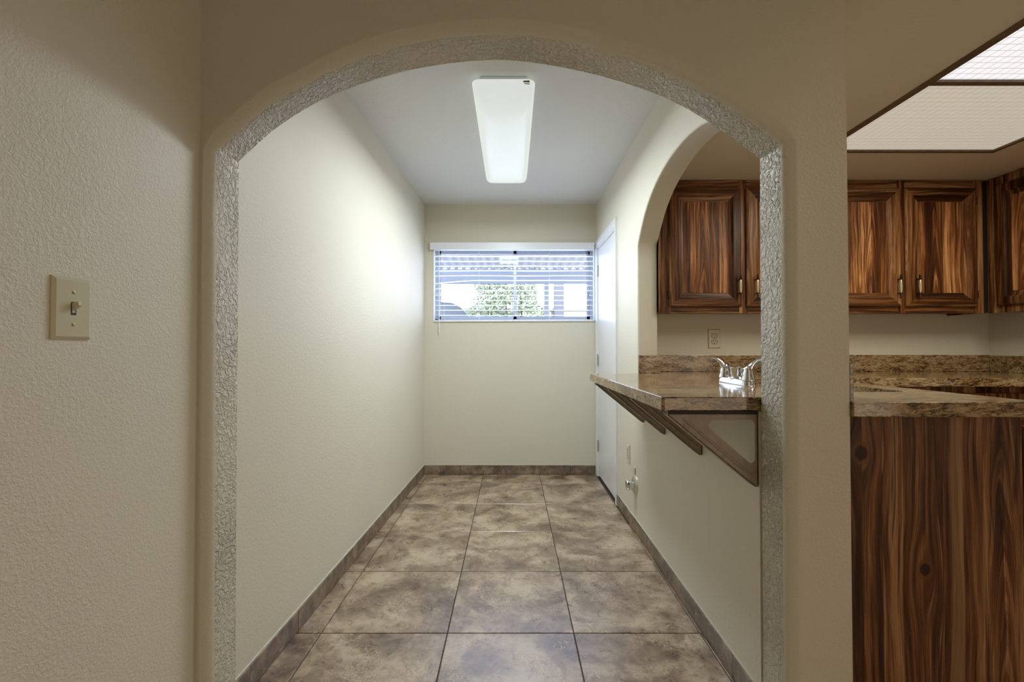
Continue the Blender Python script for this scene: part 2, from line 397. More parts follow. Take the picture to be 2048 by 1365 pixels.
def rface(pr, X):
    # lower part, then the part around and above the arch
    o_ = [(YB, 0), (DY0, 0), (DY0, DZ), (DY1, DZ), (DY1, 0), (YW, 0), (YW, ZC), (YB, ZC)] + list(reversed(pr)) + [(YB, .948)]
    mb.add([(X, a, b) for a, b in o_], geometry.tessellate_polygon([[Vector((a, b, 0)) for a, b in o_]]))
rface(jo, XR); rface(jo, XR + WT)
rg = []
for k in range(6):
    a = k / 5 * math.pi / 2; rg.append([(XR + RJ * (1 - math.cos(a)), p[0] + (q[0] - p[0]) * (1 - math.sin(a)), p[1] + (q[1] - p[1]) * (1 - math.sin(a))) for p, q in zip(jam, jo)])
for k in range(6):
    a = (5 - k) / 5 * math.pi / 2; rg.append([(XR + WT - RJ * (1 - math.cos(a)), p[0] + (q[0] - p[0]) * (1 - math.sin(a)), p[1] + (q[1] - p[1]) * (1 - math.sin(a))) for p, q in zip(jam, jo)])
n = len(jam); mb.add([v for r in rg for v in r], [(i * n + k, i * n + k + 1, (i + 1) * n + k + 1, (i + 1) * n + k) for i in range(len(rg) - 1) for k in range(n - 1)], 1, True)
edge = [(DY0, 0), (DY0, DZ), (DY1, DZ), (DY1, 0)]
for (a, b), (c, d) in list(zip(edge, edge[1:])) + [((YB, .948), (2.80 + RJ, .948)), ((YB, 0), (DY0, 0)), ((DY1, 0), (YW, 0)), ((YW, 0), (YW, ZC)), ((YW, ZC), (YB, ZC)), ((YB, 0), (YB, .948)), ((YB, 1.78), (YB, ZC))]:
    mb.add([(XR, a, b), (XR, c, d), (XR + WT, c, d), (XR + WT, a, b)], [(0, 1, 2, 3)])
struct(mb.build('wall_right', [M['wall_fine'], M['wall_fine']]), 'cream wall on the right of the hall with the pass-through arch over the bar', 'wall')
# window wall
WX0, WX1 = at(867, 560, YW).x, at(1189.5, 560, YW).x; WZ0 = at(1024, 644, YW).z; WZ1 = at(1024, 492, YW).z
mb = MB(); mb.prism([(-1.0, 0), (1.0, 0), (1.0, ZC), (-1.0, ZC)], [[(WX0, WZ0), (WX1, WZ0), (WX1, WZ1), (WX0, WZ1)]], lambda a, b: (a, YW, b), lambda a, b: (a, YW + .16, b))
struct(mb.build('wall_far', M['wall_fine']), 'short cream wall at the end of the hall below and around the window', 'wall')
# kitchen walls
YK = 2.99; XK = 3.12
o = MB().box(XR + .122, XK + .1, YK, YK + .1, 0, ZC).build('wall_kitchen_back', M['wall_fine']); struct(o, 'beige kitchen wall under the wall cabinets', 'wall')
o = MB().box(XK, XK + .12, -2.5, YK, 0, ZC).build('wall_kitchen_right', M['wall_fine']); struct(o, 'beige kitchen side wall beyond the cabinet corner', 'wall')
# ceilings
o = MB().box(-1.05, XR + .122, YB - .001, YW + .16, ZC, ZC + .1).build('ceiling', M['ceil']); struct(o, 'white ceiling of the hall beyond the arch', 'ceiling')
o = MB().box(-1.05, XK + .12, -2.62, YB - .001, ZC, ZC + .1).build('ceiling_front', M['ceil']); struct(o, 'ceiling of the front room', 'ceiling')
LX0, LX1 = 1.590, 2.520; LY0, LY1 = .60, 2.378
mb = MB()
def slab(x0, x1, y0, y1): mb.box(x0, x1, y0, y1, ZK, ZC - .001)
# low ceiling of the kitchen, around the opening of the luminous panels
slab(XR + .123, XWR + .001, YB + .001, YK); slab(XWR + .001, LX0, .40, YK); slab(LX1, XK, .40, YK); slab(LX0, LX1, LY1, YK); slab(LX0, LX1, .40, LY0)
struct(mb.build('ceiling_kitchen', M['kceil']), 'lowered tan kitchen ceiling around the light panels', 'ceiling')

# ------------------------------------------------------------------ floor
fl = thing('floor', 'brown mottled large square tile floor', 'floor', kind='structure')
MB().box(-1.02, XK + .12, -2.62, YW + .16, -.06, -.004).build('grout_bed', M['grout'], fl)
TX0, TY0, TW = -.7675, 1.855, .508; g = .0021
def tile_mesh(x0, x1, y0, y1, xa=None, xb=None):
    # rectangle, or with a slanting left side (xa at y0, xb at y1)
    a = xa if xa is not None else x0; b = xb if xb is not None else x0; e = .0015
    P = [(a, y0), (x1, y0), (x1, y1), (b, y1)]
    Q = [(a + e, y0 + e), (x1 - e, y0 + e), (x1 - e, y1 - e), (b + e, y1 - e)]
    vs = [(p[0], p[1], -.005) for p in P] + [(p[0], p[1], -.0012) for p in P] + [(p[0], p[1], 0) for p in Q]
    fs = [(0, 1, 2, 3)[::-1], (8, 9, 10, 11)]
    for k in range(4): k2 = (k + 1) % 4; fs += [(k, k2, 4 + k2, 4 + k), (4 + k, 4 + k2, 8 + k2, 8 + k)]
    return vs, fs
std = None
for j in range(-1, 8):
    for i in range(-6, 5):
        x0, x1 = TX0 + TW * j + g, TX0 + TW * (j + 1) - g; y0, y1 = TY0 + TW * i + g, TY0 + TW * (i + 1) - g
        y1 = min(y1, YW - .009)
        if y1 - y0 < .02: continue
        if j == -1:
            ym = (y0 + y1) / 2
            if y1 < YB + .1 or i <= -2: c = (-.902 if i < -1 else -.875, ) * 2
            else: c = (xleft(y0) + .006, xleft(y1) + .006)
            v, f = tile_mesh(x0, x1, y0, y1, c[0] , c[1])
            if i == -1: v, f = tile_mesh(x0, x1, y0, y1, -.877, -.872)
            MB().add(v, f).build('tile', M['tile'], fl)
        elif j >= 3 and y0 > 2.99: continue
        elif j == 2 and y1 > YB:
            if i >= 2: v, f = tile_mesh(x0, XR - .008 if XR - .008 < x1 else x1, y0, y1)
            else: v, f = tile_mesh(x0, x1, y0, y1)
            MB().add(v, f).build('tile', M['tile'], fl)
        else:
            v, f = tile_mesh(x0, x1, y0, min(y1, 2.985) if j >= 3 else y1)
            MB().add(v, f).build('tile', M['tile'], fl)

# ------------------------------------------------------------------ tile baseboards
BH, BT = .083, .009
def base_run(name, label, p0, p1, nrm, first, step):
    # p0 -> p1 along the wall; nrm towards the room; joints at first + k*step measured from p0
    root = thing(name, label, 'baseboard', kind='structure'); p0 = Vector(p0); p1 = Vector(p1); d = p1 - p0; L = d.length; d = d / L; nrm = Vector(nrm)
    js = [0.0]; t = first
    while t < L - .01: js.append(t); t += step
    js.append(L)
    def seg(a, b, z0, z1, t0, t1, m, name, bev=None):
        q = [p0 + d * a + nrm * t0, p0 + d * b + nrm * t0, p0 + d * b + nrm * t1, p0 + d * a + nrm * t1]
        vs = [(v.x, v.y, z0) for v in q] + [(v.x, v.y, z1) for v in q]
        fs = [(0, 1, 2, 3)[::-1], (4, 5, 6, 7)] + [(k, (k + 1) % 4, 4 + (k + 1) % 4, 4 + k) for k in range(4)]
        return MB().add(vs, fs).build(name, m, root, bevel=bev)
    for a, b in zip(js, js[1:]): seg(a + .0015, b - .0015, .002, BH + random.uniform(-.0008, .0008), .001, BT + random.uniform(-.0008, .0008), M['base'], 'tile', .0012)
    seg(0, L, .0, BH - .003, .0, BT - .003, M['grout'], 'grout_line'); seg(0, L, BH - .002, BH + .004, 0, .004, M['caulk'], 'caulk_line')
base_run('baseboard_left', 'brown tile baseboard along the left hall wall', (xleft(YW - BT), YW - BT, 0), (xleft(YB), YB, 0), (1, 0, 0), .327, .327)
base_run('baseboard_far', 'brown tile baseboard below the window wall', (xleft(YW), YW, 0), (XR - .016, YW, 0), (0, -1, 0), .332, .332)
base_run('baseboard_right', 'brown tile baseboard along the right hall wall', (XR, YB, 0), (XR, 3.335, 0), (-1, 0, 0), .166, .333)

# ------------------------------------------------------------------ door in the right wall
dr = thing('door_1', 'white flush door in the right hall wall beside the window', 'door', (XR, DY1, 0), kind='structure'); O = dr.location
CW = .062; CT = .014
mb = MB()
prof = [(0, 0), (0, CT), (CW * .55, CT), (CW * .7, CT * .72), (CW, CT * .6), (CW, 0)]
def casing(y0, y1, z1):
    mb = MB(); path = [(y0, 0, -1, 0), (y0, z1, -1, 1), (y1, z1, 1, 1), (y1, 0, 1, 0)]
    # mitred casing: outer profile points
    vs = []; fs = []
    for (y, z, oy, oz) in path:
        for w, t in prof:
            k = CW - w
            vs.append((XR - t, y + oy * k, z + oz * k))
    m = len(prof)
    for i in range(3):
        for k in range(m): fs.append((i * m + k, i * m + (k + 1) % m, (i + 1) * m + (k + 1) % m, (i + 1) * m + k))
    fs += [tuple(range(m)), tuple(3 * m + k for k in range(m))]
    return mb.add(vs, fs)
casing(DY0, DY1, DZ).build('casing', M['white'], dr, O)
mb = MB(); mb.box(XR - .004, XR + .126, DY0 - .001, DY0 + .014, 0, DZ); mb.box(XR - .004, XR + .126, DY1 - .014, DY1 + .001, 0, DZ); mb.box(XR - .004, XR + .126, DY0, DY1, DZ - .014, DZ + .001)
mb.build('jamb', M['white'], dr, O)
slab_o = MB().box(XR + .001, XR + .036, DY0 + .017, DY1 - .017, .018, DZ - .018, .002).build('door_slab', M['white'], dr, O)
for z in (.28, 1.04, 1.835):
    mb = MB(); mb.box(XR - .007, XR - .002, DY1 - .03, DY1 - .002, z - .045, z + .045); mb.tube([(XR - .009, DY1 - .016, z - .05), (XR - .009, DY1 - .016, z + .05)], .0055, 8)
    mb.build('hinge', plain('hinge_metal', (.55, .56, .55), .35, .7) if z == .28 else bpy.data.materials['hinge_metal'], dr, O)
MB().box(XR - .002, XR + .12, DY0 + .014, DY1 - .014, .0005, .006).build('door_gap_shadow', plain('door_gap_dark', (.035, .025, .018), .5), dr, O)  # dark strip painted in for the shadow in the gap under the door

# ------------------------------------------------------------------ window
win = thing('window_1', 'sliding aluminium window behind the blind', 'window', (0, YW + .1, WZ0), kind='structure'); O = win.location
YG = YW + .10
mb = MB(); fwid = .028
for (a, b, c, d) in ((WX0, WX1, WZ0, WZ0 + fwid), (WX0, WX1, WZ1 - fwid, WZ1), (WX0, WX0 + fwid, WZ0, WZ1), (WX1 - fwid, WX1, WZ0, WZ1)): mb.box(a, b, YG - .02, YG + .04, c, d)
mb.build('frame', M['alu'], win, O)
xm = at(1030, 560, YG).x
sl = []
for (a, b, yy) in ((WX0 + fwid, xm + .012, YG), (xm - .012, WX1 - fwid, YG + .022)):
    mb = MB(); s = .026
    for (p, q, c, d) in ((a, b, WZ0 + fwid, WZ0 + fwid + s), (a, b, WZ1 - fwid - s, WZ1 - fwid), (a, a + s, WZ0 + fwid, WZ1 - fwid), (b - s, b, WZ0 + fwid, WZ1 - fwid)): mb.box(p, q, yy - .009, yy + .009, c, d)
    so = mb.build('sash', M['alu'], win, O)
    gm = bpy.data.materials.get('window_glass')
    if not gm:
        gm, nt, b_ = newmat('window_glass'); nt.nodes.remove(b_)
        tr = nd(nt, 'ShaderNodeBsdfTransparent'); tr.inputs[0].default_value = (.95, .97, .98, 1); gl = nd(nt, 'ShaderNodeBsdfGlossy'); gl.inputs['Roughness'].default_value = .02
        mx = nd(nt, 'ShaderNodeMixShader'); mx.inputs[0].default_value = .012
        nt.links.new(tr.outputs[0], mx.inputs[1]); nt.links.new(gl.outputs[0], mx.inputs[2]); nt.links.new(mx.outputs[0], nt.nodes['Material Output'].inputs[0])
    MB().box(a + s, b - s, yy - .002, yy + .002, WZ0 + fwid + s, WZ1 - fwid - s).build('pane', gm, so, O)
mb = MB(); t_ = .004
mb.box(WX0 - .0, WX0 + t_, YW - .001, YG - .02, WZ0, WZ1); mb.box(WX1 - t_, WX1, YW - .001, YG - .02, WZ0, WZ1); mb.box(WX0, WX1, YW - .006, YG - .02, WZ0 - .001, WZ0 + .006)
mb.build('sill', M['white'], win, O)

# ------------------------------------------------------------------ blind
VX0, VX1 = at(860, 493, YW - .03).x, at(1189, 493, YW - .03).x
VZ1 = at(1024, 485.5, YW - .03).z; VZ0 = at(1024, 500, YW - .03).z
bl = thing('window_blind', 'white horizontal slat blind, slats open and three drooping at left, on the hall window', 'blind', (0, YW, VZ1)); O = bl.location
mb = MB(); mb.box(VX0, VX1, YW - .040, YW - .030, VZ0, VZ1, .002); mb.box(VX0, VX0 + .008, YW - .031, YW - .0005, VZ0, VZ1)
mb.build('valance', M['slat'], bl, O)
MB().box(WX0 + .006, WX1 - .006, YW - .02, YW + .03, VZ0 + .004, VZ1 - .012).build('headrail', M['white'], bl, O)
sy = [512.7, 522.6, 532.2, 541.6, 551.5, 561, 571, 581, 590.7, 600.6, 610.6, 620.6, 631]
YS = YW + .012
for i, y in enumerate(sy):
    z = at(1024, y, YS).z; x0, x1 = WX0 + .008, WX1 - .008; N = 24; vs = []; fs = []
    xs = [x0 + (x1 - x0) * k / N for k in range(N + 1)]
    dr_ = {5: .030, 6: .034, 7: .032}.get(i, 0.0)
    for x in xs:
        t = max(0, min(1, (at(965, 560, YS).x - x) / (at(965, 560, YS).x - x0))); t = t * t * (1.6 - .6 * t)
        zz = z - dr_ * t + .0012 * math.sin(7 * x + i)
        for yy, hh in ((-.0245, 0), (0, .0022), (.0245, 0), (.0245, -.0026), (0, -.0004), (-.0245, -.0026)): vs.append((x, YS + yy, zz + hh))
    for k in range(N):
        for q in range(6): fs.append((k * 6 + q, k * 6 + (q + 1) % 6, k * 6 + 6 + (q + 1) % 6, k * 6 + 6 + q))
    fs += [tuple(range(6)), tuple(N * 6 + q for q in range(6))]
    MB().add(vs, fs).build('slat', M['slat'], bl, O)
rz = at(1024, 641.5, YS).z
MB().add([(x, y, z + (0 if x > 0 else -.006)) for x in (WX0 + .008, WX1 - .008) for y in (YS - .026, YS + .026) for z in (rz - .008, rz + .008)],
         [(0, 1, 3, 2), (4, 6, 7, 5), (0, 4, 5, 1), (2, 3, 7, 6), (0, 2, 6, 4), (1, 5, 7, 3)]).build('bottom_rail', M['slat'], bl, O, bevel=.003)
M['cord'] = plain('blind_cord', (.62, .63, .64), .7)
for px in (888.5, 958, 1099, 1169):
    x = at(px, 560, YS).x; mb = MB(); mb.tube([(x, YS - .0265, rz - .01), (x, YS - .0265, VZ0 + .01)], .0011, 5); mb.tube([(x, YS + .0265, rz - .01), (x, YS + .0265, VZ0 + .01)], .0011, 5)
    mb.build('ladder_cord', M['cord'], bl, O)
xw = at(878, 560, YW - .02).x
MB().tube([(xw, YW - .022, at(878, 502, YW - .02).z), (xw + .002, YW - .020, at(878, 668, YW - .02).z)], [.0045, .0045], 8).build('tilt_wand', M['slat'], bl, O)
xc = at(1176.5, 560, YW - .02).x; zc_ = at(1176, 590, YW - .02).z
mb = MB(); mb.tube([(xc - .004, YW - .018, VZ0 + .005), (xc, YW - .018, zc_ + .02)], .0016, 6); mb.build('pull_cord', M['cord'], bl, O)
MB().lathe([(.002, .02), (.006, .014), (.007, 0), (.0065, -.012), (.003, -.016)], (xc, YW - .018, zc_), (0, 0, 1), 10).build('cord_tassel', plain('tassel', (.3, .29, .27), .5), bl, O)

# ------------------------------------------------------------------ hall ceiling light
LZ = 2.331
cl = thing('ceiling_light', 'long white rounded acrylic wrap light on the hall ceiling', 'ceiling light', (0, 2.77, ZC)); O = cl.location
ly0, ly1 = 2.165, 3.375; lxc = -.041 ; lw = .149
MB().box(lxc - .115, lxc + .115, ly0 + .02, ly1 - .02, ZC - .03, ZC - .0005, .004).build('base_pan', M['white'], cl, O)
m, nt, b_ = newmat('light_lens'); b_.inputs['Base Color'].default_value = (.30, .31, .30, 1); b_.inputs['Roughness'].default_value = .3
b_.inputs['Emission Color'].default_value = (.93, 1.0, .95, 1); b_.inputs['Emission Strength'].default_value = .64; b_.inputs['Specular IOR Level'].default_value = .12
M['lens'] = m
vs = []; fs = []; rr = .035
def rrect(hx, y0, y1, r, n=6):
    out = []
    for cx, cy, a0 in ((hx - r, y1 - r, 0), (-hx + r, y1 - r, 90), (-hx + r, y0 + r, 180), (hx - r, y0 + r, 270)):
        for k in range(n + 1):
            a = math.radians(a0 + 90 * k / n); out.append((lxc + cx + r * math.cos(a), cy + r * math.sin(a)))
    return out
levels = [(-.004, -.006, ZC - .030), (0, 0, ZC - .040), (.0, .002, ZC - .058), (.004, .012, ZC - .078), (.014, .04, ZC - .102), (.032, .085, ZC - .117), (.07, .15, ZC - .1255), (.11, .25, ZC - .128)]
loops = [rrect(lw - a, ly0 + b, ly1 - b, max(.004, min(.04 , lw - a - .002)), 6) for a, b, z in levels]
m_ = len(loops[0])
for lp, (a, b, z) in zip(loops, levels): vs += [(p[0], p[1], z) for p in lp]
for i in range(len(loops) - 1):
    for k in range(m_): fs.append((i * m_ + k, i * m_ + (k + 1) % m_, (i + 1) * m_ + (k + 1) % m_, (i + 1) * m_ + k))
fs.append(tuple((len(loops) - 1) * m_ + k for k in range(m_))); fs.append(tuple(range(m_))[::-1])
MB().add(vs, fs, 0, True).build('lens', M['lens'], cl, O)
mb = MB(); mb.box(lxc + .095, lxc + .125, ly0 - .003, ly0 + .006, ZC - .042, ZC - .034, .001); mb.tube([(lxc + .10, ly0 - .004, ZC - .05), (lxc + .125, ly0 - .004, ZC - .052)], .002, 6)
mb.build('lens_clip', plain('rusty_clip', (.22, .16, .10), .5, .6), cl, O)

# ------------------------------------------------------------------ kitchen luminous ceiling
lum = thing('ceiling_light', 'wood-trimmed luminous panel light in the lowered kitchen ceiling', 'ceiling light', (2.05, 1.5, ZK)); O = lum.location
def railb(x0, x1, y0, y1): return MB().box(x0, x1, y0, y1, ZK - .004, ZK + .022)
railb(LX0, LX0 + .034, LY0, LY1).build('trim_rail', M['rail'], lum, O); railb(LX1 - .02, LX1, LY0, LY1).build('trim_rail', M['rail'], lum, O)
railb(LX0 + .034, LX1 - .02, LY1 - .02, LY1).build('trim_rail', M['rail'], lum, O); railb(LX0 + .034, LX1 - .02, LY0, LY0 + .02).build('trim_rail', M['rail'], lum, O)
YC1 = atz(1960, 166, ZK).y
railb(LX0 + .034, LX1 - .02, YC1 - .013, YC1 + .013).build('crossbar', M['rail'], lum, O); railb(LX0 + .034, LX1 - .02, YC1 - .613, YC1 - .587).build('crossbar', M['rail'], lum, O)
def grid_mat(name, base, line, estr, ecol, w=.06):
    m, nt, b = newmat(name); v = ocoord(nt); sx = nd(nt, 'ShaderNodeSeparateXYZ'); nt.links.new(v, sx.inputs[0])
    gs = []
    for i in (0, 1):
        fr = mth(nt, 'FRACT', mth(nt, 'MULTIPLY', sx.outputs[i], 30.0)); gs.append(mth(nt, 'LESS_THAN', fr, w))
    gl = mth(nt, 'MAXIMUM', gs[0], gs[1]); nt.links.new(mixc(nt, gl, base, line), b.inputs['Base Color'])
    nt.links.new(mixc(nt, gl, ecol, [c * .45 for c in ecol]), b.inputs['Emission Color']); b.inputs['Emission Strength'].default_value = estr
    b.inputs['Roughness'].default_value = .3; return m
M['lit'] = grid_mat('lit_panel', (.7, .7, .72), (.3, .3, .33), .86, (.95, .96, 1.0), .07)
M['unlit'] = grid_mat('dim_panel', (.60, .57, .45), (.48, .45, .35), .42, (1.0, .95, .80), .05)
for a, b, mt in ((LY0 + .02, YC1 - .613, 'lit'), (YC1 - .587, YC1 - .013, 'lit'), (YC1 + .013, LY1 - .02, 'unlit')):
    MB().box(LX0 + .034, LX1 - .02, a, b, ZK + .006, ZK + .010).build('light_panel', M[mt], lum, O)
# inside box above the panels
struct(MB().box(LX0 - .01, LX1 + .01, LY0 - .01, LY1 + .01, ZC - .03, ZC - .012).build('ceiling_recess', M['white']), 'white back of the recess above the kitchen light panels', 'ceiling')

# ------------------------------------------------------------------ granite worktop (bar + peninsula + back run)
ZT = .993; TH = .043; ZB = ZT - TH
XBAR = .468
XP = 1.515; SX0, SX1, SY0, SY1 = 1.035, 1.395, 1.60, 2.30
YKF = 2.315
wt = thing('granite_worktop', 'brown granite counter running from the bar ledge through the arch to the kitchen back wall', 'worktop', (1.2, 2.0, ZT)); O = wt.location
BN = .012
def rounded_edge(outer, holes, name):
    mb = MB(); mb.prism(outer, holes, lambda a, b: (a, b, ZT), lambda a, b: (a, b, ZB)); return mb.build(name, M['granite'], wt, O, bevel=.009, seg=3)
sink_hole = []
for cx, cy, a0 in ((SX1 - .05, SY1 - .05, 0), (SX0 + .05, SY1 - .05, 90), (SX0 + .05, SY0 + .05, 180), (SX1 - .05, SY0 + .05, 270)):
    for k in range(5): a = math.radians(a0 + 22.5 * k); sink_hole.append((cx + .05 * math.cos(a), cy + .05 * math.sin(a)))
outer = [(XBAR, YB + .005), (XBAR, 2.742), (XBAR + .005, 2.752), (XR + .002, 2.752), (XR + .002, 2.799), (XR + .124, 2.799), (XR + .124, YK - .002), (XK - .002, YK - .002), (XK - .002, 1.9), (2.62, 1.9), (2.62, YKF), (XP, YKF), (XP, 1.300), (XWR + .002, 1.300), (XWR + .002, YB + .002), (XBAR + .01, YB + .002)]
rounded_edge(outer, [sink_hole], 'slab')
def bs(x0, x1, y0, y1, h=.108): return MB().box(x0, x1, y0, y1, ZT + .0005, ZT + h, .002).build('backsplash', M['granite'], wt, O)
bs(XR + .124, XK - .02, YK - .022, YK - .001); bs(XK - .022, XK - .001, 1.9, YK - .023, .105)
bs(XR + .001, XR + .124, 2.779, 2.7985); bs(XWR + .001, XWR + .013, 1.312, YB - .002, .112)

# ------------------------------------------------------------------ sink and faucet
sk = thing('kitchen_sink', 'stainless undermount sink in the granite peninsula', 'sink', ((SX0 + SX1) / 2, 1.95, ZB)); O = sk.location
mb = MB(); dz = .18; ins = .004
lo = [(p[0], p[1]) for p in sink_hole]; cx_, cy_ = (SX0 + SX1) / 2, (SY0 + SY1) / 2
def sc_(p, s): return (cx_ + (p[0] - cx_) * s, cy_ + (p[1] - cy_) * s)
lv = [(1.035, ZB - .001), (1.0, ZB - .001), (.97, ZB - dz + .03), (.9, ZB - dz), (.12, ZB - dz - .005)]
vs = []; fs = []; mm = len(lo)
for s, z in lv: vs += [(*sc_(p, s), z) for p in lo]
for i in range(len(lv) - 1):
    for k in range(mm): fs.append((i * mm + k, i * mm + (k + 1) % mm, (i + 1) * mm + (k + 1) % mm, (i + 1) * mm + k))
mb.add(vs, fs, 0, True).build('basin', M['steel'], sk, O)
MB().lathe([(.045, 0), (.045, -.012), (.02, -.014)], (cx_, cy_, ZB - dz - .004), (0, 0, 1), 20).build('drain', M['chrome'], sk, O)

FX, FY = .958, 1.955
fc = thing('kitchen_faucet', 'chrome two-handle faucet with curved lever handles behind the sink', 'faucet', (FX, FY, ZT)); O = fc.location
# base plate
def stadium(hx, hy, n=10):
    r = hx; out = []
    for cy, a0 in ((hy - r, 0), (-hy + r, 180)):
        for k in range(n + 1): a = math.radians(a0 + 180 * k / n); out.append((r * math.cos(a), cy + r * math.sin(a)))
    return out
vs = []; fs = []
lv = [(.029, .128, 0), (.029, .128, .006), (.026, .125, .010), (.025, .124, .018), (.021, .119, .024), (.010, .108, .026)]
for a, b, z in lv: vs += [(FX + p[0], FY + p[1], ZT + z) for p in stadium(a, b)]
mm = len(stadium(.02, .1))
for i in range(len(lv) - 1):
    for k in range(mm): fs.append((i * mm + k, i * mm + (k + 1) % mm, (i + 1) * mm + (k + 1) % mm, (i + 1) * mm + k))
fs += [tuple(range(mm)), tuple((len(lv) - 1) * mm + k for k in range(mm))]
MB().add(vs, fs, 0, True).build('base_plate', M['chrome'], fc, O)
ZF = ZT + .022
for dy, sx_, nm in ((.102, -1, 'far'), (-.102, 1, 'near')):
    h = MB().lathe([(.026, 0), (.026, .004), (.0235, .008), (.022, .020), (.019, .034), (.0145, .048), (.009, .058), (.001, .063)], (FX, FY + dy, ZF), (0, 0, 1), 20)
    pts = [(0, .030), (sx_ * .006, .050), (sx_ * .016, .068), (sx_ * .029, .080), (sx_ * .045, .086), (sx_ * .058, .087)]
    h.tube([(FX + a, FY + dy + .003 * i * (1 if dy > 0 else -1), ZF + z) for i, (a, z) in enumerate(pts)], [.015, .0125, .009, .007, .0062, .005], 12)
    ho = h.build('handle', M['chrome'], fc, O)
    MB().lathe([(.0045, 0), (.0045, .002), (.001, .003)], (FX - .0 * sx_, FY + dy - .016, ZF + .047), (0, -.6, .8), 10).build('index_button', plain('button_red' if dy < 0 else 'button_blue', (.5, .03, .02) if dy < 0 else (.05, .1, .4), .3), ho, O)
MB().lathe([(.029, 0), (.027, .006), (.0225, .010), (.0225, .040), (.0245, .042), (.0245, .052), (.021, .055), (.001, .056)], (FX, FY, ZF), (0, 0, 1), 24).build('spout_hub', M['chrome'], fc, O)
MB().tube([(FX + .012, FY - .006, ZF + .016), (FX + .040, FY - .018, ZF + .044), (FX + .075, FY - .030, ZF + .076), (FX + .115, FY - .042, ZF + .100), (FX + .16, FY - .055, ZF + .112), (FX + .20, FY - .066, ZF + .110), (FX + .215, FY - .07, ZF + .098), (FX + .217, FY - .07, ZF + .085)],
          [.014, .0135, .0125, .0115, .011, .011, .011, .011], 14).build('spout', M['chrome'], fc, O)

# ------------------------------------------------------------------ bar brackets
def rounded_tri(pts, rs, n=6):
    out = []
    for i in range(3):
        P = Vector(pts[i]); A = (Vector(pts[i - 1]) - P).normalized(); B = (Vector(pts[(i + 1) % 3]) - P).normalized()
        ang = A.angle(B); r = rs[i]; d = r / math.tan(ang / 2); c = P + (A + B).normalized() * (r / math.sin(ang / 2))
        s0 = P + A * d - c; s1 = P + B * d - c; a0 = math.atan2(s0.y, s0.x); da = (math.atan2(s1.y, s1.x) - a0 + math.pi) % (2 * math.pi) - math.pi
        for k in range(n + 1): a = a0 + da * k / n; out.append((c.x + r * math.cos(a), c.y + r * math.sin(a)))
    return out
BX0, BX1, BZ1, BZ0 = .488, XR, ZB - .001, .713
def make_bracket():  # four alike
    y = 1.434; t = .004; D = .044
    root = thing('shelf_bracket', 'taupe bracket', 'bracket', (BX1, y, BZ0)); O = root.location
    tri = [(BX0, BZ1), (BX1, BZ1), (BX1, BZ0), (BX1 - .012, BZ0), (BX0 - .002, BZ1 - .012)]
    hole = rounded_tri([(.588, .921), (.761, .921), (.761, .772)], [.016, .016, .012])
    mb = MB(); mb.prism(tri, [hole], lambda a, b: (a, y, b), lambda a, b: (a, y + t, b)); mb.build('web_plate', M['bracket'], root, O, bevel=.0008)
    d = Vector((BX1 - BX0, 0, BZ0 - BZ1)).normalized(); nrm = Vector((-d.z, 0, d.x)); nrm = -nrm if nrm.z < 0 else nrm
    p0 = Vector((BX0 - .002, y, BZ1 - .012)); p1 = Vector((BX1 - .012, y, BZ0))
    mb = MB(); vs = []
    for p in (p0, p1):
        for q, r in ((0, 0), (0, D), (.0035, D), (.0035, 0)): vs.append(p + Vector((0, r, 0)) + nrm * q)
    mb.add(vs, [(0, 1, 2, 3), (4, 5, 6, 7), (0, 1, 5, 4), (1, 2, 6, 5), (2, 3, 7, 6), (3, 0, 4, 7)])
    mb.build('diagonal_flange', M['bracket'], root, O)
    MB().box(BX0, BX1, y, y + D, BZ1 - .004, BZ1).build('top_flange', M['bracket'], root, O)
    MB().box(BX0 + .002, BX1 - .004, y - .002, y + .002, BZ1 - .010, BZ1).build('dark_gap_strip', M['dark'], root, O)  # dark strip painted in as the black gap under the counter
    MB().box(BX1 - .005, BX1 - .0005, y, y + .012, BZ0 + .004, BZ1 - .005).build('wall_flange', M['bracket'], root, O)
    # pressed rib along the diagonal
    q0 = Vector((BX0 + .045, y, BZ1 - .022)); q1 = Vector((BX1 - .02, y, BZ0 + .032))
    MB().tube([q0, q0.lerp(q1, .02), q0.lerp(q1, .98), q1], [.001, .0042, .0042, .001], 8).build('rib', M['bracket'], root, O)
    for s in (.18, .62):
        p = p0.lerp(p1, s) + nrm * .012; MB().lathe([(.005, 0), (.0045, .002), (.001, .003)], p, (0, -1, 0), 10).build('bolt', M['bracket'], root, O)
    return root
def copy_tree(o, parent=None):
    c = o.copy(); COL.objects.link(c); c.parent = parent
    for ch in [k for k in o.children]: copy_tree(ch, c)
    return c
br0 = make_bracket()
for i, (y, lab) in enumerate(((1.434, 'taupe triangular bracket under the near end of the bar, closest to the arch post'),
                              (1.858, 'taupe metal bracket under the bar, second back from the near end'),
                              (2.300, 'taupe metal bracket under the bar, third back from the near end'),
                              (2.665, 'taupe metal bracket under the bar, the farthest one near the white door'))):
    b = br0 if i == 0 else copy_tree(br0)
    b.location.y = y; b['label'] = lab; b['group'] = 'brackets under the granite bar'

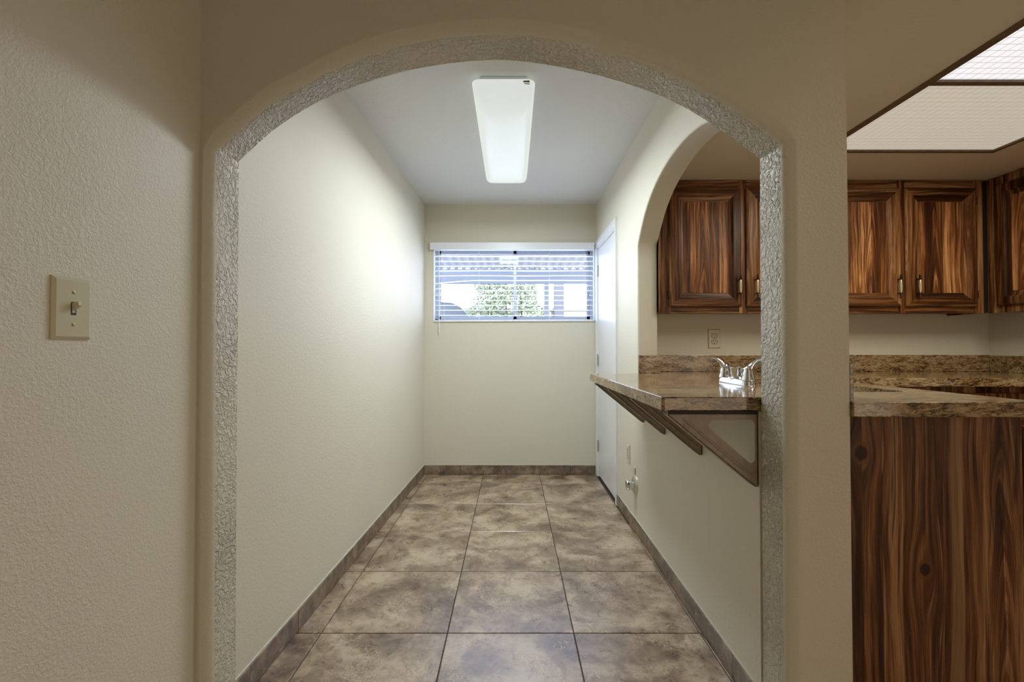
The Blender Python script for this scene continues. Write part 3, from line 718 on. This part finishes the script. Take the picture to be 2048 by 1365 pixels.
# ------------------------------------------------------------------ switch, outlets, valve
def plate(mb, c, ax, up, nrm, w, h, t, inset):
    ax, up, nrm, c = Vector(ax), Vector(up), Vector(nrm), Vector(c); vs = []
    for (i, d) in ((0, 0), (0, t * .35), (inset, t)):
        for sx_, sz_ in ((-1, -1), (1, -1), (1, 1), (-1, 1)): vs.append(c + ax * sx_ * (w / 2 - i) + up * sz_ * (h / 2 - i) + nrm * d)
    fs = [(0, 1, 2, 3), (8, 9, 10, 11)]
    for b in (0, 4):
        for k in range(4): fs.append((b + k, b + (k + 1) % 4, b + 4 + (k + 1) % 4, b + 4 + k))
    return mb.add(vs, fs)
SWY, SWZ = .932, 1.2275
sw = thing('light_switch', 'ivory single toggle light switch plate on the far left wall', 'switch', (XWL, SWY, SWZ)); O = sw.location
plate(MB(), (XWL + .0003, SWY, SWZ), (0, 1, 0), (0, 0, 1), (1, 0, 0), .083, .126, .0065, .006).build('wall_plate', M['ivory'], sw, O)
MB().box(XWL + .0062, XWL + .0070, SWY - .0058, SWY + .0058, SWZ - .0135, SWZ + .0135).build('toggle_slot', M['dark'], sw, O)
mb = MB(); mb.add([(XWL + .007, SWY - .0045, SWZ - .004), (XWL + .007, SWY + .0045, SWZ - .004), (XWL + .007, SWY + .0045, SWZ + .011), (XWL + .007, SWY - .0045, SWZ + .011),
                   (XWL + .021, SWY - .0038, SWZ + .006), (XWL + .021, SWY + .0038, SWZ + .006), (XWL + .019, SWY + .0038, SWZ + .0145), (XWL + .019, SWY - .0038, SWZ + .0145)],
                  [(0, 1, 2, 3), (4, 5, 6, 7), (0, 1, 5, 4), (1, 2, 6, 5), (2, 3, 7, 6), (3, 0, 4, 7)])
mb.add([(XWL + .0072, SWY - .003, SWZ - .009), (XWL + .0072, SWY + .003, SWZ - .009), (XWL + .0072, SWY + .003, SWZ - .004), (XWL + .0072, SWY - .003, SWZ - .004)], [(0, 1, 2, 3)])
mb.build('toggle', M['ivory'], sw, O, bevel=.0007)
for dz in (-.033, .033): MB().lathe([(.0036, 0), (.0034, .0012), (.002, .0018)], (XWL + .0064, SWY, SWZ + dz), (1, 0, 0), 12).build('screw', plain('ivory_screw', (.36, .33, .22), .35, .4) if dz < 0 else bpy.data.materials['ivory_screw'], sw, O)

def outlet(name, label, c, ax, nrm, mat):
    root = thing(name, label, 'outlet', c); O = root.location; c = Vector(c); ax = Vector(ax); nrm = Vector(nrm); up = Vector((0, 0, 1))
    plate(MB(), c + nrm * .0002, ax, up, nrm, .0805, .1255, .0012, .0005).build('plate_shadow', M['rail'], root, O)  # dark rim painted in as the shadow line round the plate
    plate(MB(), c + nrm * .0008, ax, up, nrm, .077, .122, .006, .004).build('wall_plate', mat, root, O)
    for dz in (-.0205, .0205):
        vs = []; N = 20
        for d in (.006, .0078):
            for k in range(N):
                a = 2 * math.pi * k / N; y = max(-.0125, min(.0125, .0175 * math.sin(a))); vs.append(c + ax * .0165 * math.cos(a) + up * (dz + y) + nrm * d)
        fs = [tuple(range(N)), tuple(N + k for k in range(N))] + [(k, (k + 1) % N, N + (k + 1) % N, N + k) for k in range(N)]
        f = MB().add(vs, fs).build('receptacle', mat, root, O)
        mb = MB()
        for dx, hh in ((-.0062, .0048), (.0062, .0042)):
            p = c + ax * dx + up * (dz + .003) + nrm * .0079
            mb.add([p + ax * a + up * b for a, b in ((-.0017, -hh), (.0017, -hh), (.0017, hh), (-.0017, hh))] , [(0, 1, 2, 3)])
        mb.lathe([(.0026, 0), (.0026, .0003)], c + up * (dz - .0075) + nrm * .0078, nrm, 10)
        # dark outline groove round the receptacle
        mb.build('slots', M['dark'], f, O)
        ring = MB(); rv = []
        for s in (1.0, 1.2):
            for k in range(N):
                a = 2 * math.pi * k / N; y = max(-.0125, min(.0125, .0175 * math.sin(a))); rv.append(c + ax * .0165 * s * math.cos(a) + up * (dz + y * s) + nrm * .0072)
        ring.add(rv, [(k, (k + 1) % N, N + (k + 1) % N, N + k) for k in range(N)]).build('groove', M['dark'], f, O)
    MB().lathe([(.0028, 0), (.0026, .001), (.001, .0014)], c + nrm * .006, nrm, 10).build('screw', M['brass'], root, O)
    return root
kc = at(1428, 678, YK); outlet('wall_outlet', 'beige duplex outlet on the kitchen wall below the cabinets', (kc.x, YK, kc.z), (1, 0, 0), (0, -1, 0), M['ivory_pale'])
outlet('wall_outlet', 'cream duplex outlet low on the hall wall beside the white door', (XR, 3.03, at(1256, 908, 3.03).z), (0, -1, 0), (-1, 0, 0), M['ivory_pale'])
VY, VZ = 2.87, at(1268, 971, 2.87).z
vl = thing('water_valve', 'round chrome wall valve with escutcheon low on the right hall wall', 'valve', (XR, VY, VZ)); O = vl.location
MB().lathe([(.066, 0), (.065, .003), (.055, .010), (.035, .014), (.022, .015)], (XR, VY, VZ), (-1, 0, 0), 28).build('escutcheon', plain('escutcheon_metal', (.62, .60, .52), .25, .6), vl, O)
MB().lathe([(.024, .012), (.024, .026), (.031, .027), (.032, .032), (.032, .05), (.029, .056), (.02, .058)], (XR, VY, VZ), (-1, 0, 0), 8).build('cap', M['chrome'], vl, O)
mb = MB(); mb.box(XR - .008, XR - .0003, VY - .013, VY + .013, VZ + .070, VZ + .112, .003)
tag(mb.build('wall_clip', M['ivory_pale'], origin=(XR, VY, VZ + .07)), 'small pale plastic clip on the wall just above the round valve', 'clip')

# ------------------------------------------------------------------ kitchen cabinets
def door_mb(x0, x1, z0, z1, yf):
    # ring profile, yf is the cabinet face, door proud towards -y
    prof = [(0, 0.0), (0, .013), (.004, .018), (.012, .020), (.050, .020), (.0535, .014), (.058, .012), (.080, .0075), (.084, .0075)]
    vs = []; fs = []; ms = []
    for i, d in prof: vs += [(x0 + i, yf - d, z0 + i), (x1 - i, yf - d, z0 + i), (x1 - i, yf - d, z1 - i), (x0 + i, yf - d, z1 - i)]
    for r in range(len(prof) - 1):
        for k in range(4): fs.append((r * 4 + k, r * 4 + (k + 1) % 4, r * 4 + 4 + (k + 1) % 4, r * 4 + 4 + k)); ms.append(1 if k in (0, 2) else 0)
    fs.append((0, 1, 2, 3)); ms.append(0)
    return MB().add(vs, fs, ms)
def pull_mb(x, y, z, h=.155):
    mb = MB()
    for s in (1, -1):
        mb.tube([(x, y, z + s * h * .27), (x, y - .022, z + s * h * .27)], .0042, 8)
        mb.lathe([(.008, 0), (.0095, .004), (.0075, .008), (.004, .011), (.0068, .015), (.0068, .019), (.0035, .022), (.0055, .026), (.005, .031), (.001, .036)], (x, y - .024, z + s * h * .27 - s * .003), (0, 0, s), 12)
    mb.tube([(x, y - .0245, z - h * .3), (x, y - .0245, z + h * .3)], .0028, 6)
    return mb
def grip_mb(x, y, z, h=.155): return MB().lathe([(.004, -h * .25), (.006, -h * .17), (.0078, -.004), (.0078, .004), (.006, h * .17), (.004, h * .25)], (x, y - .025, z), (0, 0, 1), 14)
def add_door(root, O, x0, x1, z0, z1, yf, pullx, hinge_side):
    d = door_mb(x0, x1, z0, z1, yf).build('door', [M['wood'], M['woodh']], root, O)
    MB().box(x0 + .083, x1 - .083, yf - .0085, yf - .003, z0 + .083, z1 - .083).build('door_panel', M['woodpanel'], d, O)
    pull_mb(pullx, yf - .019, z0 + .12).build('pull', M['brass'], d, O); grip_mb(pullx, yf - .019, z0 + .12).build('grip', M['ceramic'], d, O)
    hx = x0 if hinge_side < 0 else x1
    for zz in (z0 + .075, z1 - .075): MB().box(min(hx, hx + hinge_side * .009), max(hx, hx + hinge_side * .009), yf - .012, yf - .0005, zz - .024, zz + .024, .002).build('hinge', M['brass'], d, O)
YC = 2.770; UZ0, UZ1 = at(1600, 627, YC).z, ZK - .002
def px(p): return at(p, 500, YC).x
dz0, dz1 = at(1400, 614, YC).z, at(1400, 378, YC).z
def upper(name, label, x0, x1, doors):
    root = thing(name, label, 'cabinet', (x0, YC, UZ0), 'wall cabinets over the kitchen counter'); O = root.location
    mb = MB(); mb.box(x0, x1, YC + .019, YK - .001, UZ0 + .012, UZ1); mb.box(x0, x0 + .018, YC + .018, YK - .001, UZ0, UZ1); mb.box(x1 - .018, x1, YC + .018, YK - .001, UZ0, UZ1)
    mb.build('carcass', M['wooddark'], root, O)
    mb = MB(); st = [x0] + [v for d in doors for v in (d[0] + .008, d[1] - .008)] + [x1]
    for a, b in zip(st[::2], st[1::2]): mb.box(a, b, YC, YC + .018, UZ0, UZ1, 0, 0)
    for d in doors:
        mb.box(d[0] + .008, d[1] - .008, YC, YC + .018, UZ0, dz0 + .008, 0, 1); mb.box(d[0] + .008, d[1] - .008, YC, YC + .018, dz1 - .008, UZ1, 0, 1)
    mb.build('face_frame', [M['wood'], M['woodh']], root, O)
    for a, b, pu, hs in doors: add_door(root, O, a, b, dz0, dz1, YC, pu, hs)
    return root
upper('wall_cabinet', 'walnut two-door wall cabinet seen through the arch, left of the post', px(1318), px(1643.5),
      [(px(1338), px(1480.5), px(1474), -1), (px(1491), px(1634), px(1507.5), 1)])
upper('wall_cabinet', 'walnut two-door wall cabinet right of the arch post, next to the corner', px(1644), px(1966),
      [(px(1655), px(1797.5), px(1789), -1), (px(1807), px(1949.5), px(1827), 1)])
# filler and the side run
XC = at(1978, 500, YC).x
cr = thing('wall_cabinet', 'walnut wall cabinet turning the corner along the right kitchen wall', 'cabinet', (XC, YC, UZ0), 'wall cabinets over the kitchen counter'); O = cr.location
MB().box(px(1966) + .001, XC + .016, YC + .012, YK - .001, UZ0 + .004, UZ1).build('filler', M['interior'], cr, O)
mb = MB(); mb.box(XC + .021, XK - .001, 1.60, YC + .0105, UZ0 + .01, UZ1); mb.build('carcass', M['wooddark'], cr, O)
mb = MB(); y0r, y1r = 1.60, YC + .01
for a, b in ((y1r - .055, y1r), (2.245, 2.30), (y0r, y0r + .05)): mb.box(XC, XC + .018, a, b, UZ0, UZ1)
for ya, yb in ((y0r + .05, 2.245), (2.30, y1r - .055)):
    mb.box(XC, XC + .018, ya, yb, UZ0, dz0 + .008, 0, 1); mb.box(XC, XC + .018, ya, yb, dz1 - .008, UZ1, 0, 1)
mb.build('face_frame', [M['wood'], M['wood']], cr, O)
def rot_side(mbs, x, y):  # map local x -> -y (towards viewer), y -> x
    for v in mbs.v: v.x, v.y = x + (v.y), y - (v.x)
    return mbs
for (a, b) in ((YC - .052, 2.292), (2.255, 1.80)):
    L = a - b if a - b > .3 else .46
    dm = rot_side(door_mb(0, L, dz0, dz1, 0), XC, a).build('door', [M['wood'], M['wood']], cr, O)
    rot_side(MB().box(.083, L - .083, -.0085, -.003, dz0 + .083, dz1 - .083), XC, a).build('door_panel', M['woodpanel'], dm, O)
    rot_side(pull_mb(L - .03, -.019, dz0 + .12), XC, a).build('pull', M['brass'], dm, O); rot_side(grip_mb(L - .03, -.019, dz0 + .12), XC, a).build('grip', M['ceramic'], dm, O)

# peninsula base cabinet with its walnut end panel
k1 = at(1723, 907, 1.345); k2 = at(1850, 1140, 1.345); k3 = at(2013, 1010, 1.345); k4 = at(2010, 1290, 1.345); k5 = at(1741, 1170, 1.345); k6 = at(1860, 1000, 1.345)
pc = thing('base_cabinet', 'walnut peninsula cabinet with knotty end panel under the granite at lower right', 'cabinet', (XWR, 1.345, 0)); O = pc.location
K = [(k1.x - O.x, k1.z, .050, .085), (k2.x - O.x, k2.z, .042, .12), (k3.x - O.x, k3.z, .022, .20), (k4.x - O.x, k4.z, .03, .25), (k5.x - O.x, k5.z, .014, .12)]
M['endpanel'] = walnut('walnut_end_panel', 'Z', K[:2], gain=.74, rand=False, cath=(None, at(2005, 900, 1.345).x - O.x, .05), streak=(at(1912, 900, 1.345).x - O.x, .020), rough=.38)
MB().box(XWR + .003, XP - .02, 1.345, 1.363, .0, ZB - .001).build('end_panel', M['endpanel'], pc, O)
mb = MB(); mb.box(XR + .124, XP - .025, 1.45, 1.58, 0, ZB - .001); mb.box(XWR + .003, XP - .025, 1.364, 1.45, 0, ZB - .001); mb.box(XP - .045, XP - .022, 1.58, 2.90, .1, ZB - .001); mb.box(XR + .124, XP - .045, 2.34, 2.95, 0, ZB - .001)
mb.build('carcass', M['wooddark'], pc, O)
# back run base cabinets
bc = thing('base_cabinet', 'walnut base cabinet in shadow below the rear granite counter', 'cabinet', (2.0, YKF + .03, 0)); O = bc.location
MB().box(XP + .001, XK - .002, YKF + .05, YK - .002, .09, ZB - .001).build('carcass', M['wooddark'], bc, O)
for k in range(3):
    a = XP + .03 + k * .37
    d = door_mb(a, a + .35, .12, ZB - .20, YKF + .05).build('door', [M['wooddark'], M['wooddark']], bc, O)
    MB().box(a + .083, a + .267, YKF + .0415, YKF + .047, .203, ZB - .283).build('door_panel', M['wooddark'], d, O)
    MB().box(a, a + .35, YKF + .032, YKF + .0495, ZB - .18, ZB - .035, .004).build('drawer_front', M['wooddark'], bc, O)

bd = thing('base_cabinet', 'walnut base cabinet below the granite counter along the right kitchen wall', 'cabinet', (2.66, 1.92, 0)); O = bd.location
MB().box(2.66, XK - .002, 1.92, YKF + .028, 0, ZB - .001).build('carcass', M['wooddark'], bd, O)
dm = rot_side(door_mb(0, .36, .12, ZB - .20, 0), 2.66, 2.30).build('door', [M['wooddark'], M['wooddark']], bd, O)
rot_side(MB().box(.083, .277, -.0085, -.003, .203, ZB - .283), 2.66, 2.30).build('door_panel', M['wooddark'], dm, O)
rot_side(MB().box(0, .36, -.018, -.0005, ZB - .18, ZB - .035, .004), 2.66, 2.30).build('drawer_front', M['wooddark'], bd, O)

# ------------------------------------------------------------------ outside
M['conc'] = worn('patio_concrete', (.42, .42, .41), (.5, .5, .49), .8, 0, 6)
M['metalw'] = plain('patio_cover_white', (.86, .86, .92), .45)
M['beam'] = plain('patio_beam_paint', (.52, .57, .72), .5)
M['block'] = worn('block_wall', (.62, .60, .57), (.70, .68, .65), .8, 0, 8)
struct(MB().box(-14, 14, YW + .17, 22, -.1, -.02).build('ground', M['conc']), 'pale concrete yard outside the window', 'ground')
pcv = thing('patio_cover', 'white corrugated metal patio cover outside the window', 'patio cover', (0, 5.8, 0)); O = pcv.location
mb = MB(); pit = .118; zr = 2.365; X0r = -4.9; n = 75; vs = []
for k in range(n):
    x = X0r + k * pit
    for dx, dz_ in ((0, 0), (.035, 0), (.05, .04), (.10, .04)): vs.append((x + dx, dz_))
V = []; Fc = []
for y, z in ((YW + .18, zr + .06), (7.15, zr)):
    for d in (0, .002): V += [(a, y, z + b + d) for a, b in vs]
L_ = len(vs)
for k in range(L_ - 1):
    Fc += [(k, k + 1, 2 * L_ + k + 1, 2 * L_ + k), (L_ + k, L_ + k + 1, 3 * L_ + k + 1, 3 * L_ + k)]
mb.add(V, Fc).build('corrugated_roof', M['metalw'], pcv, O)
MB().box(-4.9, 3.9, 7.02, 7.10, at(1024, 567, 7.02).z, zr - .005).build('beam', M['beam'], pcv, O)
MB().box(-4.9, 3.9, 5.75, 5.80, zr - .04, zr + .02).build('purlin', M['metalw'], pcv, O)
for x in (-4.6, at(1093, 590, 7.06).x, 3.4): MB().box(x - .035, x + .035, 7.03, 7.10, -.02, at(1024, 567, 7.02).z).build('post', M['beam'], pcv, O)
fwz = at(1024, 622, 9.4).z
fw_ = thing('garden_wall', 'pale masonry wall across the yard outside', 'wall', (0, 9.4, 0)); O = fw_.location
MB().box(-9, 9, 9.4, 9.55, -.02, fwz).build('masonry', M['block'], fw_, O); MB().box(-9, 9, 9.37, 9.58, fwz, fwz + .05, .008).build('coping', M['block'], fw_, O)
for x in (at(1119, 590, 9.2).x,): MB().box(x - .10, x + .10, 9.28, 9.40, -.02, 2.9, .01).build('pier', plain('pier_paint', (.22, .23, .30), .7), fw_, O)
# leafy hedge
m, nt, b_ = newmat('leaves'); v = ocoord(nt)
nt.links.new(mixc(nt, noise(nt, v, 7, 3, .6), (.20, .27, .13), (.50, .58, .42)), b_.inputs['Base Color']); b_.inputs['Roughness'].default_value = .5; M['leaf'] = m
hx0, hx1 = at(935, 600, 8.4).x, at(1088, 600, 8.4).x
hd = thing('garden_shrub', 'leafy green shrub outside in front of the garden wall', 'shrub', ((hx0 + hx1) / 2, 8.5, 0)); O = hd.location
rnd = random.Random(5); vs = []; fs = []
for k in range(9000):
    x = rnd.uniform(-1, 1); z = rnd.uniform(.1, 2.9); half = (hx1 - hx0) / 2 * (.92 + .10 * math.sin(z * 5) + (.16 if z < 1.9 else -.1 * (z - 1.9)))
    c = Vector(((hx0 + hx1) / 2 + x * half, 8.5 + rnd.uniform(-.42, .42), z)); s = rnd.uniform(.022, .045)
    a = Vector((rnd.gauss(0, 1), rnd.gauss(0, 1), rnd.gauss(0, 1))).normalized(); b = a.orthogonal().normalized(); b.rotate(Matrix.Rotation(rnd.uniform(0, 6.28), 3, a))
    q = len(vs); vs += [c - b * s, c + a * s * .5, c + b * s, c - a * s * .5]; fs.append((q, q + 1, q + 2, q + 3))
lf = MB().add(vs, fs).build('foliage', M['leaf'], hd, O); lf['kind'] = 'stuff'
mb = MB()
for k in range(3):
    x = hx0 + (hx1 - hx0) * (.3 + .2 * k); mb.tube([(x, 8.5, -.02), (x + .05, 8.52, 1.2), (x - .04, 8.48, 2.6)], [.025, .02, .006], 6)
mb.build('stems', plain('bark', (.12, .08, .05), .8), hd, O)
# parked car, nose to the right
cx = at(905, 600, 6.4).x; ctz = at(905, 602.5, 6.4).z
car = thing('car', 'grey-blue parked car outside, seen at the left of the window', 'car', (cx - 1.3, 6.9, 0)); O = car.location
side = [(cx - 3.2, .35), (cx + 1.1, .35), (cx + 1.15, .62), (cx + 1.08, .92), (cx + .72, 1.04), (cx + .46, 1.20), (cx + .24, ctz - .24), (cx + .10, ctz - .08), (cx - .02, ctz - .015), (cx - .2, ctz), (cx - 2.3, ctz), (cx - 2.9, ctz - .1), (cx - 3.2, 1.1)]
M['car'] = plain('car_paint', (.30, .34, .42), .3, .2); M['carglass'] = plain('car_glass', (.10, .13, .17), .05, 0, .8)
MB().prism(side, [], lambda a, b: (a, 6.4 + (.0 if b < 1.1 else (b - 1.1) * .16), b), lambda a, b: (a, 8.0 - (.0 if b < 1.1 else (b - 1.1) * .16), b)).build('body', M['car'], car, O, bevel=.03)
for a, b in ((cx - 2.7, cx - 1.55), (cx - 1.45, cx - .35)):
    MB().prism([(a, 1.12), (b + (.3 if b > cx - 1 else 0), 1.12), (b, ctz - .14), (a, ctz - .14)], [], lambda a_, b_: (a_, 6.392 + (b_ - 1.1) * .16, b_), lambda a_, b_: (a_, 6.41 + (b_ - 1.1) * .16, b_)).build('side_window', M['carglass'], car, O)
for x in (cx - 2.35, cx + .6):
    for y in (6.36, 7.84): MB().lathe([(.20, 0), (.33, .01), (.34, .04), (.34, .17), (.33, .2), (.2, .2)], (x, y, .32), (0, 1, 0), 24).build('wheel', plain('tyre', (.02, .02, .02), .7), car, O)
